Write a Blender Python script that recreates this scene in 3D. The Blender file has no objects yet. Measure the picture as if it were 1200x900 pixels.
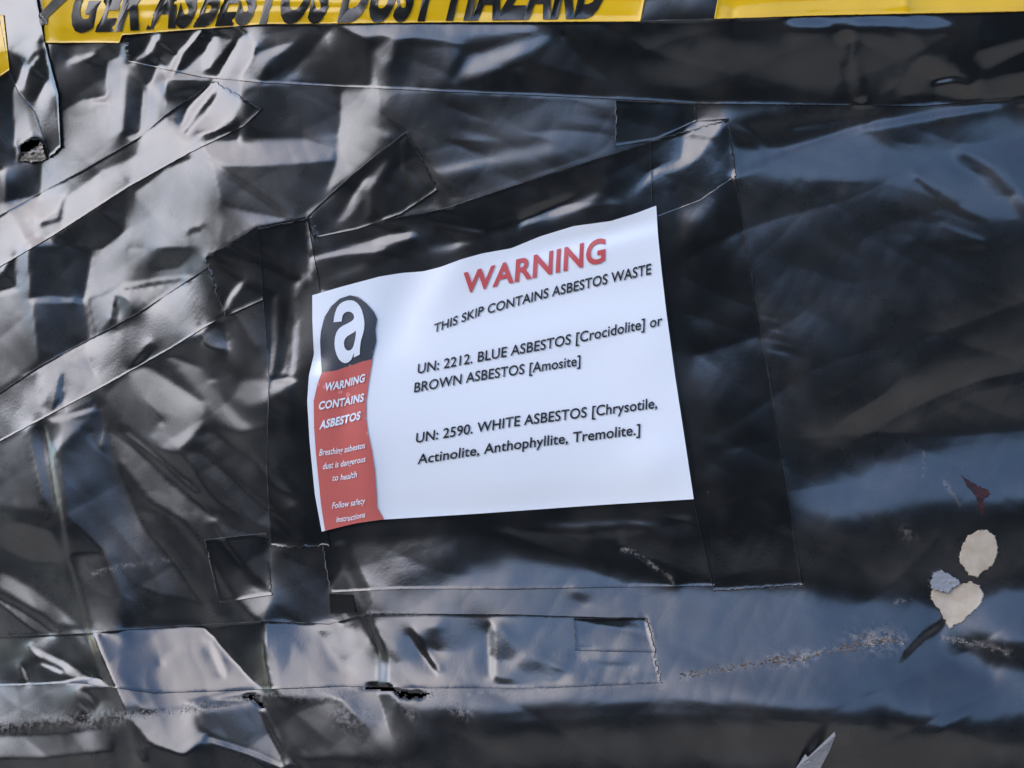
import bpy, bmesh, math, random
import numpy as np
from mathutils import Matrix, Vector

random.seed(4); rng = np.random.default_rng(4)
SC = bpy.context.scene
COL = SC.collection

# ------------------------------------------------------------------ camera, sky, sun, exposure
LEAN = math.radians(6)          # the skip's side leans back a little
YAW, PITCH, ROLL = math.radians(13), math.radians(-4), math.radians(6)
DIST, ZC, FPX = 0.60, 0.95, 867.0
SUN_EL, SUN_AZ = math.radians(34), math.radians(-50)   # azimuth measured from the wall's outward direction, minus = left
EXPOSURE = 1.8

fw = np.array([-math.sin(YAW)*math.cos(PITCH), math.cos(YAW)*math.cos(PITCH), math.sin(PITCH)])
rt = np.array([math.cos(YAW), math.sin(YAW), 0.0]); up = np.cross(rt, fw)
rt2 = rt*math.cos(ROLL) - up*math.sin(ROLL); up2 = up*math.cos(ROLL) + rt*math.sin(ROLL)
CAM = np.array([0.0, 0.0, ZC]) - fw*DIST
cam = bpy.data.cameras.new('camera'); cam.sensor_width = 36; cam.lens = FPX*36/1200
cam.clip_start = 0.02; cam.clip_end = 2000
co = bpy.data.objects.new('camera', cam); COL.objects.link(co); SC.camera = co
M = Matrix.Identity(4)
for i in range(3):
    M[i][0], M[i][1], M[i][2], M[i][3] = rt2[i], up2[i], -fw[i], CAM[i]
co.matrix_world = M

SUN = np.array([math.sin(SUN_AZ)*math.cos(SUN_EL), -math.cos(SUN_AZ)*math.cos(SUN_EL), math.sin(SUN_EL)])
wd = bpy.data.worlds.new('World'); SC.world = wd; wd.use_nodes = True
nt = wd.node_tree; sky = nt.nodes.new('ShaderNodeTexSky'); sky.sky_type = 'NISHITA'; sky.sun_disc = False
sky.sun_elevation = SUN_EL; sky.sun_rotation = math.atan2(SUN[0], SUN[1])
sky.air_density = 1.0; sky.dust_density = 0.4; sky.ozone_density = 3.0
bg = nt.nodes['Background']; nt.links.new(sky.outputs[0], bg.inputs[0]); bg.inputs[1].default_value = 0.125
sl = bpy.data.lights.new('sun', 'SUN'); sl.energy = 0.5; sl.angle = math.radians(54); sl.color = (1.0, 0.81, 0.62)   # hazy sun: a broad bright patch of sky
so = bpy.data.objects.new('sun', sl); COL.objects.link(so); so.location = tuple(SUN*20)
so.rotation_euler = Vector(SUN).to_track_quat('Z', 'Y').to_euler()
SC.view_settings.view_transform = 'Standard'; SC.view_settings.look = 'None'
SC.view_settings.gamma = 1; SC.view_settings.use_curve_mapping = False; SC.view_settings.exposure = EXPOSURE
SC.render.engine = 'CYCLES'

# ------------------------------------------------------------------ wall frame: u right, v up, w out of the side
UL = np.array([1.0, 0, 0]); VL = np.array([0, math.sin(LEAN), math.cos(LEAN)]); WL = np.array([0, -math.cos(LEAN), math.sin(LEAN)])
ORG = np.array([0, 0, ZC])
def ray(x, y):
    x = np.asarray(x, float)[..., None]; y = np.asarray(y, float)[..., None]
    return fw + rt2*(x-600)/FPX + up2*(450-y)/FPX
def on_wall(x, y, h=0.0):
    """photo position -> the point of the skip's side (raised h metres) it shows"""
    d = ray(x, y); t = (np.asarray(h, float) - (CAM-ORG) @ WL)/(d @ WL)
    return CAM + d*t[..., None]
def unit(a): return a/np.linalg.norm(a, axis=-1, keepdims=True)

# ------------------------------------------------------------------ relief of the plastic
ST = 2; X0, Y0 = -240, -180; NX, NY = 840, 630
gx = X0 + ST*np.arange(NX); gy = Y0 + ST*np.arange(NY)
GX, GY = np.meshgrid(gx, gy)
P0 = on_wall(GX, GY); V = unit(CAM - P0)
Ug, Vg = P0 @ UL, (P0 - ORG) @ VL
Ux = np.gradient(Ug, axis=1)/ST; Uy = np.gradient(Ug, axis=0)/ST
Vx = np.gradient(Vg, axis=1)/ST; Vy = np.gradient(Vg, axis=0)/ST
def tone_normal(L):
    n = unit(V + L); return n
def fromwall(az, el):
    a, e = math.radians(az), math.radians(el)
    return np.array([math.sin(a)*math.cos(e), -math.cos(a)*math.cos(e), math.sin(e)])
REFL = unit(2*(V @ WL)[..., None]*WL - V)
RAZ = np.degrees(np.arctan2(REFL[..., 0], -REFL[..., 1]))
def dirfield(az, el):
    a = np.radians(az); e = np.radians(el) + 0*a
    return np.stack([np.sin(a)*np.cos(e), -np.cos(a)*np.cos(e), np.sin(e)], -1)
NSUN = tone_normal(np.broadcast_to(SUN, V.shape))
# tilt of the surface in degrees: pu to the right, pv upwards
def tilt(n): return np.degrees(np.arctan2(n @ UL, n @ WL)), np.degrees(np.arctan2(n @ VL, n @ WL))
SU, SV = tilt(NSUN)                                   # tilt that mirrors the sun to the eye
def pv_for(el): return tilt(tone_normal(dirfield(RAZ, el)))[1]
EL0, EL1 = pv_for(0.0), pv_for(30.0)
def pv_el(el): return EL0 + (EL1-EL0)*el/30.0
# kind: (angle from the sun's mirror tilt, is it exact, lowest and highest elevation mirrored or None)
KIND = {'0': (14, 0, None), 'G': (2, 2, None), 'g': (10, 1, None), 'm': (12.5, 1, None), 'h': (15.5, 1, None), 's': (17, 1, None), 'c': (8, 1, None),
        'd': (24, 0, None), 'D': (25, 0, (-8, 8)), 'B': (24, 0, (46, 64)), 'b': (21, 0, (34, 46)), 'n': (18, 0, (-45, -18))}
INS = np.zeros((NY, NX)); RID = np.zeros((NY, NX), int); FLAT = np.zeros((NY, NX)); NREG = [0]
ANG = np.full((NY, NX), 14.0); EXA = np.zeros((NY, NX)); ELO = np.zeros((NY, NX)); EHI = np.zeros((NY, NX)); WEL = np.zeros((NY, NX)); WT = np.zeros((NY, NX))

def blur(a, s):
    if s < 0.3: return a
    r = max(1, int(3*s)); k = np.exp(-0.5*(np.arange(-r, r+1)/s)**2); k /= k.sum()
    f = lambda q: np.apply_along_axis(lambda c: np.convolve(c, k, 'same'), 0, q)
    return f(f(a).T).T
def poly_mask(pts):
    xs, ys = np.array(pts, float).T
    m = np.zeros(GX.shape, bool); j = len(xs)-1
    for i in range(len(xs)):
        if ys[i] != ys[j]:
            c = ((ys[i] > GY) != (ys[j] > GY)) & (GX < (xs[j]-xs[i])*(GY-ys[i])/(ys[j]-ys[i]) + xs[i])
            m ^= c
        j = i
    return m.astype(float)
def seg_dist(pts):
    d = np.full(GX.shape, 1e9)
    for (ax, ay), (bx, by) in zip(pts[:-1], pts[1:]):
        dx, dy = bx-ax, by-ay; t = np.clip(((GX-ax)*dx + (GY-ay)*dy)/(dx*dx+dy*dy+1e-9), 0, 1)
        d = np.minimum(d, np.hypot(GX-ax-t*dx, GY-ay-t*dy))
    return d
def window(pts, pad):
    a = np.array(pts); x0, y0 = a.min(0)-pad; x1, y1 = a.max(0)+pad
    i0 = max(0, int((x0-X0)/ST)); i1 = min(NX, int((x1-X0)/ST)+2); j0 = max(0, int((y0-Y0)/ST)); j1 = min(NY, int((y1-Y0)/ST)+2)
    return slice(j0, j1), slice(i0, i1)
def lay(m, sl, kind, wt):
    a, ex, el = KIND[kind]
    mix = lambda A, v: A.__setitem__(sl, A[sl]*(1-m) + v*m)
    mix(ANG, a); mix(EXA, min(ex, 1)); mix(INS, float(ex == 2)); mix(WT, wt)
    if el:
        t = np.maximum(WEL[sl]*(1-m) + m, 1e-6); k = m/t
        ELO[sl] = ELO[sl]*(1-k)+el[0]*k; EHI[sl] = EHI[sl]*(1-k)+el[1]*k; mix(WEL, 1)
    else: mix(WEL, 0)
def F(kind, pts, soft=2.0, wt=1.0):            # a facet: a piece of plastic that faces one way
    global GX, GY
    pts = [(p[0], p[1]) for p in pts]; mx, my = np.mean(pts, 0); kind = {'G': 'g', 'g': 'm', 'm': 'h'}.get(kind, kind) if mx < 440 and (my < 440 or my > 735) else kind; soft = soft*((.45 if soft < 13 else 1) if mx < 420 else (2.0 if soft > 4.5 else 1.3)); sl = window(pts, 3*soft+6)
    gX, gY = GX, GY; GX, GY = gX[sl], gY[sl]
    m = blur(poly_mask(pts), soft/ST); GX, GY = gX, gY
    lay(m, sl, kind, wt)
    NREG[0] += 1; RID[sl][m > .5] = NREG[0]; FLAT[sl][m > .5] = .22 if mx < 440 else (.10 if soft < 6 else 0)
def K(kind, pts, width, wt=1.0):               # a crease: a narrow run of plastic that faces one way
    global GX, GY
    width = max(width, 3.6)
    sl = window(pts, width*2+6); gX, gY = GX, GY; GX, GY = gX[sl], gY[sl]
    m = np.exp(-0.5*(seg_dist(pts)/(width*0.5))**2); GX, GY = gX, gY
    lay(m, sl, kind, wt)

# ---- broad hang of the wrap
F('s', [(-240,-180),(1440,-180),(1440,1080),(-240,1080)], 1, .35)
F('m', [(-240,-180),(330,-180),(400,300),(380,700),(150,900),(-240,1080)], 60, .35)
F('D', [(700,100),(1440,100),(1440,720),(800,720)], 40, .35)
F('b', [(-240,735),(150,738),(400,720),(800,700),(1440,690),(1440,790),(800,810),(400,825),(-240,870)], 8, .6)
F('D', [(-240,880),(150,880),(480,845),(800,835),(1000,850),(1440,850),(1440,1080),(-240,1080)], 14, .6)
# ---- top band of tape and the yellow tape above it
F('D', [(140,30),(420,26),(1440,10),(1440,118),(1080,124),(820,121),(520,106),(305,96),(150,70)], 4, .7)
F('D', [(-240,-180),(1440,-180),(1440,14),(750,24),(310,27),(50,50),(-240,90)], 6, .6)
F('m', [(-30,-60),(300,-80),(480,-80),(470,6),(300,10),(60,35)], 8, .7)
K('G', [(100,3),(250,-2),(400,4)], 9)
K('c', [(170,16),(300,9),(420,12)], 6)
K('b', [(540,18),(640,21),(740,23)], 4)
K('b', [(850,14),(960,5),(1200,3)], 8)
F('b', [(400,28),(560,30),(640,36),(560,52),(440,48)], 5)
F('m', [(432,105),(434,62),(450,45),(470,40),(462,70),(450,80),(458,104)], 3)
F('D', [(462,45),(492,52),(464,72)], 2)
F('s', [(482,52),(528,50),(535,66),(520,104),(480,104)], 3)
F('m', [(528,98),(552,62),(600,50),(655,37),(640,55),(600,76),(560,92)], 4)
F('D', [(655,40),(680,45),(720,90),(690,108),(560,104),(600,82)], 5)
K('m', [(662,42),(690,66),(730,96)], 4)
F('n', [(735,30),(1000,26),(1050,34),(1060,112),(1000,118),(815,116),(735,112)], 10, .8)
K('b', [(440,30),(520,32),(620,33)], 8)
F('b', [(915,18),(1080,15),(1130,28),(1090,36),(1000,28),(930,32)], 4)
K('s', [(998,55),(995,75),(1004,110)], 9)
F('n', [(1055,110),(1065,78),(1090,60),(1105,84),(1080,112)], 4)
F('n', [(1085,92),(1110,78),(1140,94),(1200,80),(1230,80),(1230,110),(1140,115),(1080,112)], 3)
K('G', [(1098,96),(1118,93),(1135,97)], 6)
F('D', [(1140,93),(1180,66),(1230,60),(1230,78)], 2)
F('D', [(1075,40),(1130,40),(1110,75),(1085,66)], 3)
F('n', [(1140,60),(1200,45),(1230,50),(1190,66),(1150,85)], 3)
K('G', [(150,2),(330,-4),(470,2)], 6); K('d', [(140,10),(300,3),(430,8)], 5); K('g', [(560,16),(700,20),(748,22)], 4); K('G', [(860,16),(960,8),(1060,4)], 4)
# ---- upper left corner
F('G', [(-40,-20),(42,-20),(48,40),(38,60),(20,85),(-10,60)], 4)
F('D', [(-40,70),(8,60),(30,72),(14,110),(20,200),(-40,200)], 4)
F('g', [(40,62),(54,62),(70,112),(70,170),(58,180),(44,150),(36,110),(24,100)], 4)
F('D', [(20,90),(40,62),(52,58),(60,90),(40,120)], 4)
K('G', [(22,104),(30,84),(44,66)], 3)
F('D', [(58,52),(142,52),(134,110),(95,118),(72,130),(60,80)], 5)
F('m', [(78,54),(125,54),(105,66),(90,64)], 4)
K('G', [(82,72),(96,68),(108,64)], 5)
F('g', [(78,126),(100,118),(132,122),(138,160),(100,190),(72,190)], 7)
F('G', [(124,70),(142,66),(140,160),(130,160)], 4)
F('D', [(142,85),(168,96),(164,155),(146,160)], 3)
K('G', [(150,78),(168,100)], 4); K('G', [(145,84),(142,152)], 4)
K('c', [(174,100),(166,160)], 4)
F('D', [(146,42),(182,42),(164,74),(150,74)], 3)
K('g', [(184,42),(170,64),(152,78)], 6)
F('D', [(158,72),(188,62),(178,98),(170,100)], 3)
F('G', [(190,98),(206,66),(236,32),(240,40),(222,66),(200,96)], 3)
F('D', [(240,32),(242,40),(226,70),(203,90),(214,62)], 2)
F('g', [(212,86),(240,60),(252,40),(274,46),(256,70),(235,88)], 3)
F('D', [(196,92),(250,95),(232,115),(222,128),(212,150),(196,126)], 2)
K('n', [(200,112),(226,108)], 10)
F('g', [(212,160),(220,128),(236,110),(256,97),(258,112),(238,138),(240,150)], 2)
K('D', [(218,154),(238,128),(252,112)], 4)
F('G', [(240,148),(258,112),(272,124),(276,140),(252,150)], 3)
F('m', [(256,92),(272,60),(288,38),(302,50),(292,80),(278,92),(280,130),(262,110)], 3)
K('G', [(258,96),(268,78),(282,48)], 5)
F('g', [(280,92),(300,62),(345,48),(352,54),(318,68),(305,90),(306,126),(284,140)], 5)
F('D', [(330,62),(356,42),(372,34),(390,50),(388,72),(350,86),(322,88)], 6)
F('s', [(390,30),(432,48),(430,104),(330,96)], 6)
K('G', [(176,98),(190,120),(212,160),(216,168)], 4)
# diagonal strip
F('G', [(26,238),(100,198),(165,160),(190,138),(204,134),(212,162),(222,178),(150,218),(62,276),(40,262)], 2)
F('m', [(60,222),(120,186),(164,161),(160,182),(120,200),(70,238)], 3)
F('g', [(30,240),(75,228),(74,245),(60,262),(40,262)], 3)
K('D', [(50,262),(70,258),(74,236)], 4)
F('G', [(0,240),(30,236),(44,262),(30,290),(-40,310),(-40,250)], 4)
F('n', [(24,170),(50,164),(56,186),(22,190)], 3)
F('D', [(6,190),(52,188),(48,228),(8,236)], 4)
F('g', [(50,180),(66,185),(60,205),(48,232)], 4)
F('D', [(62,278),(120,240),(152,218),(150,268),(118,292),(70,290)], 3)
F('D', [(155,216),(180,202),(220,180),(240,170),(220,192),(196,196),(160,226)], 2)
K('G', [(150,216),(150,260),(146,290)], 3)
F('g', [(158,224),(196,197),(222,186),(250,196),(258,214),(258,240),(240,262),(220,300),(155,300)], 4)
F('m', [(196,200),(210,200),(196,256),(180,300),(158,300),(160,240)], 6)
F('G', [(222,262),(250,240),(262,262),(250,300),(220,300)], 6)
K('D', [(222,272),(238,266),(250,290)], 4)
F('G', [(218,176),(236,166),(244,190),(232,190)], 2)
# brown bulge and navy below it
F('D', [(240,168),(400,160),(400,222),(344,258),(262,240),(250,196)], 5)
F('G', [(238,168),(300,164),(360,163),(390,176),(392,188),(350,192),(300,196),(260,196),(246,184)], 6)
K('m', [(262,188),(300,190),(350,178)], 4)
F('D', [(232,158),(278,146),(280,164),(240,166)], 2)
K('G', [(245,190),(262,200),(300,226),(342,256)], 3)
F('D', [(285,105),(330,98),(430,106),(395,160),(290,162)], 8)
F('G', [(400,106),(440,104),(446,150),(440,180),(400,214),(382,226),(394,190),(398,150)], 6)
F('D', [(445,108),(480,108),(720,118),(722,172),(640,200),(520,240),(512,222),(478,156),(450,160)], 8)
F('b', [(580,116),(715,120),(716,150),(640,165),(560,180),(540,160)], 14)
K('s', [(500,205),(560,190),(640,175)], 16, .6)
K('g', [(430,110),(440,150),(452,158)], 8)
# short diagonal tape above the sign
F('D', [(362,252),(400,215),(476,156),(512,222),(505,240),(420,262),(365,275)], 3)
K('G', [(408,250),(418,228),(430,210)], 5); K('g', [(432,252),(430,232),(420,226)], 5)
K('m', [(400,258),(420,234),(452,190)], 8)
K('g', [(470,165),(472,200),(486,232)], 4); K('m', [(480,190),(500,215)], 6)
K('G', [(474,157),(490,188),(511,222)], 2.5)
# frame tape above sign
F('D', [(365,275),(420,262),(520,245),(640,205),(770,165),(812,145),(850,140),(860,205),(770,245),(600,292),(500,318),(366,346)], 3)
F('g', [(394,292),(420,284),(470,272),(502,274),(470,284),(440,291),(410,296)], 3)
K('G', [(440,284),(480,275)], 5)
K('G', [(362,304),(400,296),(450,292)], 3)
F('m', [(396,328),(420,312),(440,304),(438,316),(415,326)], 3)
F('n', [(500,262),(540,268),(620,240),(690,222),(740,200),(700,236),(620,262),(545,284),(520,285)], 5)
F('m', [(640,250),(700,222),(706,232),(690,244),(650,258)], 4)
F('g', [(640,258),(700,244),(712,250),(690,262),(648,272)], 4)
K('G', [(612,262),(660,246),(700,240),(768,236)], 2.5)
F('g', [(518,312),(522,296),(536,286),(545,296),(548,304)], 2)
K('G', [(536,288),(556,286)], 4); K('s', [(508,262),(540,268),(565,272)], 5)
F('g', [(735,226),(760,200),(790,192),(805,188),(800,198),(770,206),(745,224)], 3)
K('G', [(750,214),(770,200),(800,190)], 4); K('D', [(744,220),(764,196),(780,190)], 3)
F('g', [(774,262),(800,240),(826,232),(850,226),(826,258),(800,290),(780,300),(792,272)], 5)
K('D', [(790,250),(796,266),(782,280)], 5); K('G', [(800,262),(820,242)], 6)
# corner patch right of it, with warm glint
F('D', [(722,118),(815,122),(815,145),(770,162),(722,172)], 4)
F('g', [(800,150),(822,140),(850,138),(853,158),(850,172),(800,196)], 3)
K('G', [(818,144),(852,148)], 4); K('D', [(812,158),(850,170)], 4)
F('n', [(853,146),(900,136),(960,128),(1040,128),(1010,150),(925,174),(896,176),(856,172)], 4)
K('D', [(860,146),(880,156),(893,174)], 6); K('D', [(930,152),(980,145),(1020,140)], 5)
K('D', [(858,182),(895,178),(925,178)], 5)
F('n', [(1132,118),(1160,112),(1240,110),(1240,134),(1190,126)], 3)
# right hand sheet
F('D', [(860,205),(925,178),(1010,150),(1440,100),(1440,520),(1000,540),(910,540),(885,330)], 4)
F('B', [(864,202),(930,180),(1010,152),(1060,170),(1130,166),(1200,140),(1300,140),(1300,250),(1190,256),(1140,262),(1090,236),(1020,214),(940,212),(880,208)], 7)
F('D', [(1020,154),(1040,152),(1062,172),(1052,180),(1028,172)], 5)
F('b', [(1060,150),(1130,140),(1200,132),(1200,150),(1130,168),(1070,165)], 6)
K('D', [(1130,185),(1160,200),(1180,225),(1205,258)], 16, .7)
K('B', [(1170,185),(1190,200),(1206,225)], 10)
K('D', [(1075,210),(1110,240),(1150,262)], 7)
K('B', [(1104,262),(1130,272),(1152,280)], 8)
K('m', [(1040,278),(1070,278)], 5); K('G', [(1072,280),(1076,284)], 4); K('n', [(1080,286),(1150,292)], 10)
K('D', [(862,206),(862,225)], 6)
F('D', [(870,225),(940,218),(1020,224),(1200,290),(1200,330),(1080,400),(960,480),(912,520),(888,350)], 20)
F('n', [(912,534),(960,502),(1040,456),(1090,400),(1160,350),(1300,330),(1300,420),(1140,446),(1060,486),(1000,528),(940,534)], 12)
F('D', [(940,548),(1000,538),(1060,500),(1140,460),(1300,430),(1300,505),(1100,520),(1000,545)], 9)
F('B', [(918,566),(1000,546),(1100,526),(1300,495),(1300,598),(1080,605),(1000,622),(950,632),(926,600)], 12)
K('b', [(1170,560),(1190,540)], 8)
F('D', [(930,630),(1000,622),(1080,606),(1300,592),(1300,690),(1160,690),(1080,690),(940,690)], 12)
F('b', [(1150,705),(1165,690),(1300,690),(1300,760),(1150,755)], 9)
# vertical tape right of the sign
F('D', [(772,250),(853,140),(870,230),(890,370),(910,500),(940,685),(836,692),(813,585),(790,430)], 2)
F('b', [(790,360),(850,330),(880,360),(905,500),(915,580),(830,590),(806,480)], 25, .5)
F('g', [(778,240),(850,222),(830,255),(800,292),(780,300)], 6)
# below the sign
F('D', [(545,600),(813,585),(836,690),(790,686),(700,664),(600,632),(560,620)], 8)
F('b', [(590,606),(640,600),(700,600),(795,604),(760,612),(660,618)], 4)
F('m', [(400,635),(420,620),(540,604),(552,620),(500,660),(440,690),(415,690)], 9)
F('g', [(430,690),(470,660),(500,640),(530,620),(510,650),(470,672),(446,700)], 7)
F('b', [(440,700),(540,672),(600,650),(700,670),(790,690),(840,694),(940,690),(1010,712),(1060,745),(1000,760),(800,790),(640,806),(460,800)], 8)
F('D', [(376,622),(396,630),(402,660),(384,690)], 3)
K('G', [(400,640),(406,670),(428,718)], 4); K('G', [(428,720),(438,745),(452,765)], 5); K('G', [(450,765),(448,800)], 9)
F('D', [(440,735),(455,750),(490,800),(480,802),(452,770)], 3)
K('G', [(730,642),(758,658),(790,682)], 4.5); K('D', [(738,642),(766,656),(797,681)], 5)
for pts in ([(672,694),(688,694),(690,704),(682,712),(672,702)], [(500,735),(522,730),(516,748),(518,768),(492,758)], [(582,730),(596,745),(606,762),(596,778),(580,778)],
            [(604,782),(625,768),(650,782),(666,786),(655,800),(610,800)], [(672,725),(745,726),(752,742),(735,738),(700,732)], [(672,755),(690,752),(698,760),(675,762)],
            [(685,774),(720,772),(742,780),(690,782)], [(732,800),(750,790),(772,792),(770,804),(740,806)], [(575,796),(600,795),(640,808),(580,810)]):
    F('D', pts, 2.5)
K('g', [(576,735),(578,790)], 6, .6); K('g', [(484,742),(498,766),(512,786)], 5, .6); K('G', [(757,726),(764,748)], 3)
# ---- lower rim
F('B', [(440,812),(640,806),(800,792),(1000,784),(1440,786),(1440,800),(1200,800),(1140,830),(1100,856),(1040,852),(1000,846),(800,828),(640,828),(560,836),(440,840)], 9)
F('D', [(1020,808),(1045,808),(1048,830),(1070,850),(1030,845),(1000,820)], 9)
F('B', [(1088,750),(1110,770),(1140,790),(1170,800),(1130,838),(1100,857),(1092,830)], 3)

F('D', [(1110,745),(1200,755),(1240,760),(1240,784),(1160,780)], 5)
F('D', [(1109,722),(1104,736),(1084,750),(1066,768),(1052,781),(1060,764),(1078,744),(1096,732)], 1.5)
F('n', [(800,835),(1000,850),(1100,860),(1200,850),(1200,872),(1000,900),(600,900),(560,860)], 10, 1)
F('m', [(400,850),(430,820),(470,818),(500,850),(480,890),(420,895)], 10)
F('D', [(500,836),(545,832),(540,880),(505,880)], 6)
F('b', [(400,815),(440,812),(445,840),(415,850)], 5)
# ---- left: panel under the first diagonal strip
F('g', [(-40,315),(10,290),(16,300),(0,320),(-40,335)], 3)
F('G', [(-40,345),(18,338),(36,400),(42,428),(0,456),(-40,470)], 5)
F('D', [(0,322),(16,300),(20,334),(0,340)], 3)
K('G', [(18,340),(0,345)], 4)
F('m', [(18,300),(32,300),(40,360),(44,424),(36,400),(24,350)], 3)
F('D', [(32,290),(108,290),(102,330),(98,352),(36,352)], 5)
K('G', [(36,352),(60,350),(84,352)], 5)
F('D', [(38,356),(98,356),(104,372),(108,398),(46,426)], 4)
F('G', [(112,290),(126,300),(140,330),(120,345),(102,350)], 3)
F('g', [(118,292),(145,280),(150,336),(130,320)], 3)
F('c', [(150,292),(170,292),(168,325),(148,334)], 3)
F('m', [(170,292),(234,292),(236,315),(220,325),(150,335)], 6)
F('n', [(180,292),(228,292),(212,312),(176,318)], 8)
K('G', [(148,334),(180,328),(222,324)], 4)
F('b', [(135,344),(170,336),(218,328),(200,342),(166,364),(128,380)], 3)
F('G', [(100,352),(134,342),(126,380),(106,396)], 3)
K('G', [(100,354),(106,375),(108,394)], 3); K('D', [(104,352),(112,392)], 3)
# second diagonal strip
F('G', [(-40,478),(0,460),(45,430),(110,395),(170,362),(236,318),(240,300),(262,368),(200,408),(120,452),(0,517),(-40,540)], 2)
F('c', [(150,372),(218,328),(222,330),(228,360),(236,380),(180,400),(172,420),(152,432)], 4)
F('m', [(126,382),(140,372),(135,344),(150,350),(158,372),(140,390)], 4)
K('D', [(220,330),(226,352),(234,380)], 4); F('D', [(152,432),(176,400),(182,408),(172,420)], 3)
F('D', [(72,436),(75,470),(60,482)], 3); F('m', [(50,476),(70,440),(62,480)], 3); K('G', [(28,440),(44,434),(46,480)], 3)
F('m', [(66,424),(104,418),(112,440),(80,430)], 5)
# dark tape tails left of the sign
F('D', [(240,302),(300,266),(358,254),(366,346),(366,440),(318,446),(310,420),(262,370)], 3)
K('G', [(262,366),(270,348),(285,330)], 4); K('G', [(322,348),(322,400),(316,440)], 4); K('G', [(352,330),(340,380),(332,436)], 5)
F('m', [(346,380),(366,345),(368,432),(340,440)], 4); K('D', [(346,350),(338,395),(330,432)], 4)
F('g', [(280,446),(318,446),(340,450),(318,470),(290,476),(276,462)], 6)
F('D', [(190,420),(240,388),(262,372),(238,398),(225,412)], 3)
F('b', [(240,390),(264,372),(276,390),(270,410),(250,410),(238,402)], 4)
F('m', [(262,376),(278,374),(310,424),(300,440),(270,420)], 6)
F('G', [(148,436),(172,428),(240,472),(236,500),(205,532),(184,524),(160,470)], 5)
K('D', [(148,440),(165,470),(188,492)], 4)
F('m', [(126,460),(148,440),(164,470),(184,496),(176,520),(140,494)], 4)
F('G', [(196,418),(236,430),(262,470),(300,505),(290,512),(262,498),(240,470)], 8)
K('G', [(200,420),(232,434)], 5); K('G', [(234,452),(250,446)], 4)
F('D', [(310,470),(368,440),(360,520),(370,590),(340,560),(318,520)], 10)
F('m', [(300,500),(316,480),(320,540),(340,600),(318,590)], 10, .7)
# long diagonal folds running down to the right
F('D', [(50,500),(110,468),(118,500),(105,492),(62,488)], 2)
F('D', [(66,530),(118,478),(130,520),(160,600),(180,640),(80,650)], 7)
K('G', [(60,492),(80,488),(108,480)], 5)
K('c', [(118,480),(122,500),(118,522),(108,508)], 4)
F('G', [(124,494),(145,512),(200,565),(255,610),(235,620),(180,590),(140,540)], 5)
K('D', [(128,500),(170,530),(215,570),(260,608)], 3.5); K('G', [(150,508),(190,540),(230,575)], 4)
F('D', [(206,528),(230,520),(280,560),(330,605),(372,612),(372,640),(300,620),(250,590)], 7)
F('g', [(226,510),(250,506),(300,545),(350,590),(330,600),(280,562)], 6)
F('D', [(280,510),(310,500),(330,560),(350,585),(320,570)], 8)
F('g', [(160,600),(190,600),(240,660),(270,720),(250,724),(220,690)], 9)
F('G', [(212,600),(236,600),(262,640),(300,690),(318,705),(300,726),(278,700)], 6)
F('D', [(110,620),(150,600),(200,640),(240,700),(250,725),(150,732),(130,690)], 12)
F('D', [(250,610),(312,625),(318,690),(300,680),(266,640)], 5)
F('D', [(318,650),(380,640),(386,728),(350,732),(318,700)], 8)
K('G', [(318,600),(340,618),(350,632)], 6)
K('G', [(300,690),(312,700),(306,722)], 8)
F('m', [(-40,520),(0,520),(44,500),(60,560),(64,600),(-40,590)], 8)
F('D', [(30,505),(50,495),(62,560),(66,600),(50,590)], 6)
F('n', [(10,610),(60,620),(78,660),(40,660),(0,640)], 12)
K('G', [(64,540),(72,620),(82,670),(105,742),(128,800),(165,890)], 5)
F('m', [(82,650),(120,650),(140,700),(142,740),(110,742)], 6)
F('g', [(0,668),(40,690),(80,720),(95,735),(60,730),(0,690)], 6)
F('D', [(0,695),(50,720),(70,742),(-40,745),(-40,690)], 6)
# lower left, below the long seam
F('m', [(-40,745),(105,742),(124,792),(60,800),(-40,805)], 3)
F('D', [(30,755),(60,765),(115,796),(80,795),(50,780)], 4)
K('G', [(50,778),(72,788)], 5); K('D', [(26,782),(32,798)], 7)
F('g', [(-40,804),(86,800),(128,806),(140,840),(100,846),(-40,850)], 4)
F('D', [(88,806),(126,808),(104,845),(90,844)], 3); F('m', [(50,815),(62,812),(56,835),(36,845)], 5)
F('g', [(-40,862),(60,860),(135,852),(130,880),(60,888),(-40,890)], 5)
F('b', [(146,742),(230,734),(280,748),(300,800),(240,815),(170,830),(140,790)], 6)
K('G', [(192,775),(210,762),(240,752)], 6); K('G', [(246,752),(262,790)], 4)
F('m', [(240,736),(310,728),(312,780),(318,815),(300,800),(270,770)], 5)
F('b', [(318,735),(390,730),(410,790),(400,810),(330,815)], 8)
F('D', [(372,738),(392,735),(405,770),(400,790)], 5)
K('D', [(262,818),(290,814),(306,826),(312,840)], 4)
F('c', [(150,838),(230,830),(255,850),(215,885),(175,870)], 6)
F('D', [(230,838),(300,826),(330,890),(270,870),(235,858)], 7)
F('m', [(310,830),(400,820),(430,850),(420,885),(345,890)], 9)
K('G', [(245,866),(300,884),(330,898)], 4)
K('G', [(310,830),(330,870),(336,895)], 4)
# ---- the sheet lies almost flat under the sign
SIGN = [(366,346),(445,324),(496,318),(540,304),(599,291),(672,265),(716,259),(769,241),(781,367),(791,440),(813,585),(700,592),(560,602),(447,609),(377,623),(363,520),(362,440)]
F('D', SIGN, 1, .95)


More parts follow.
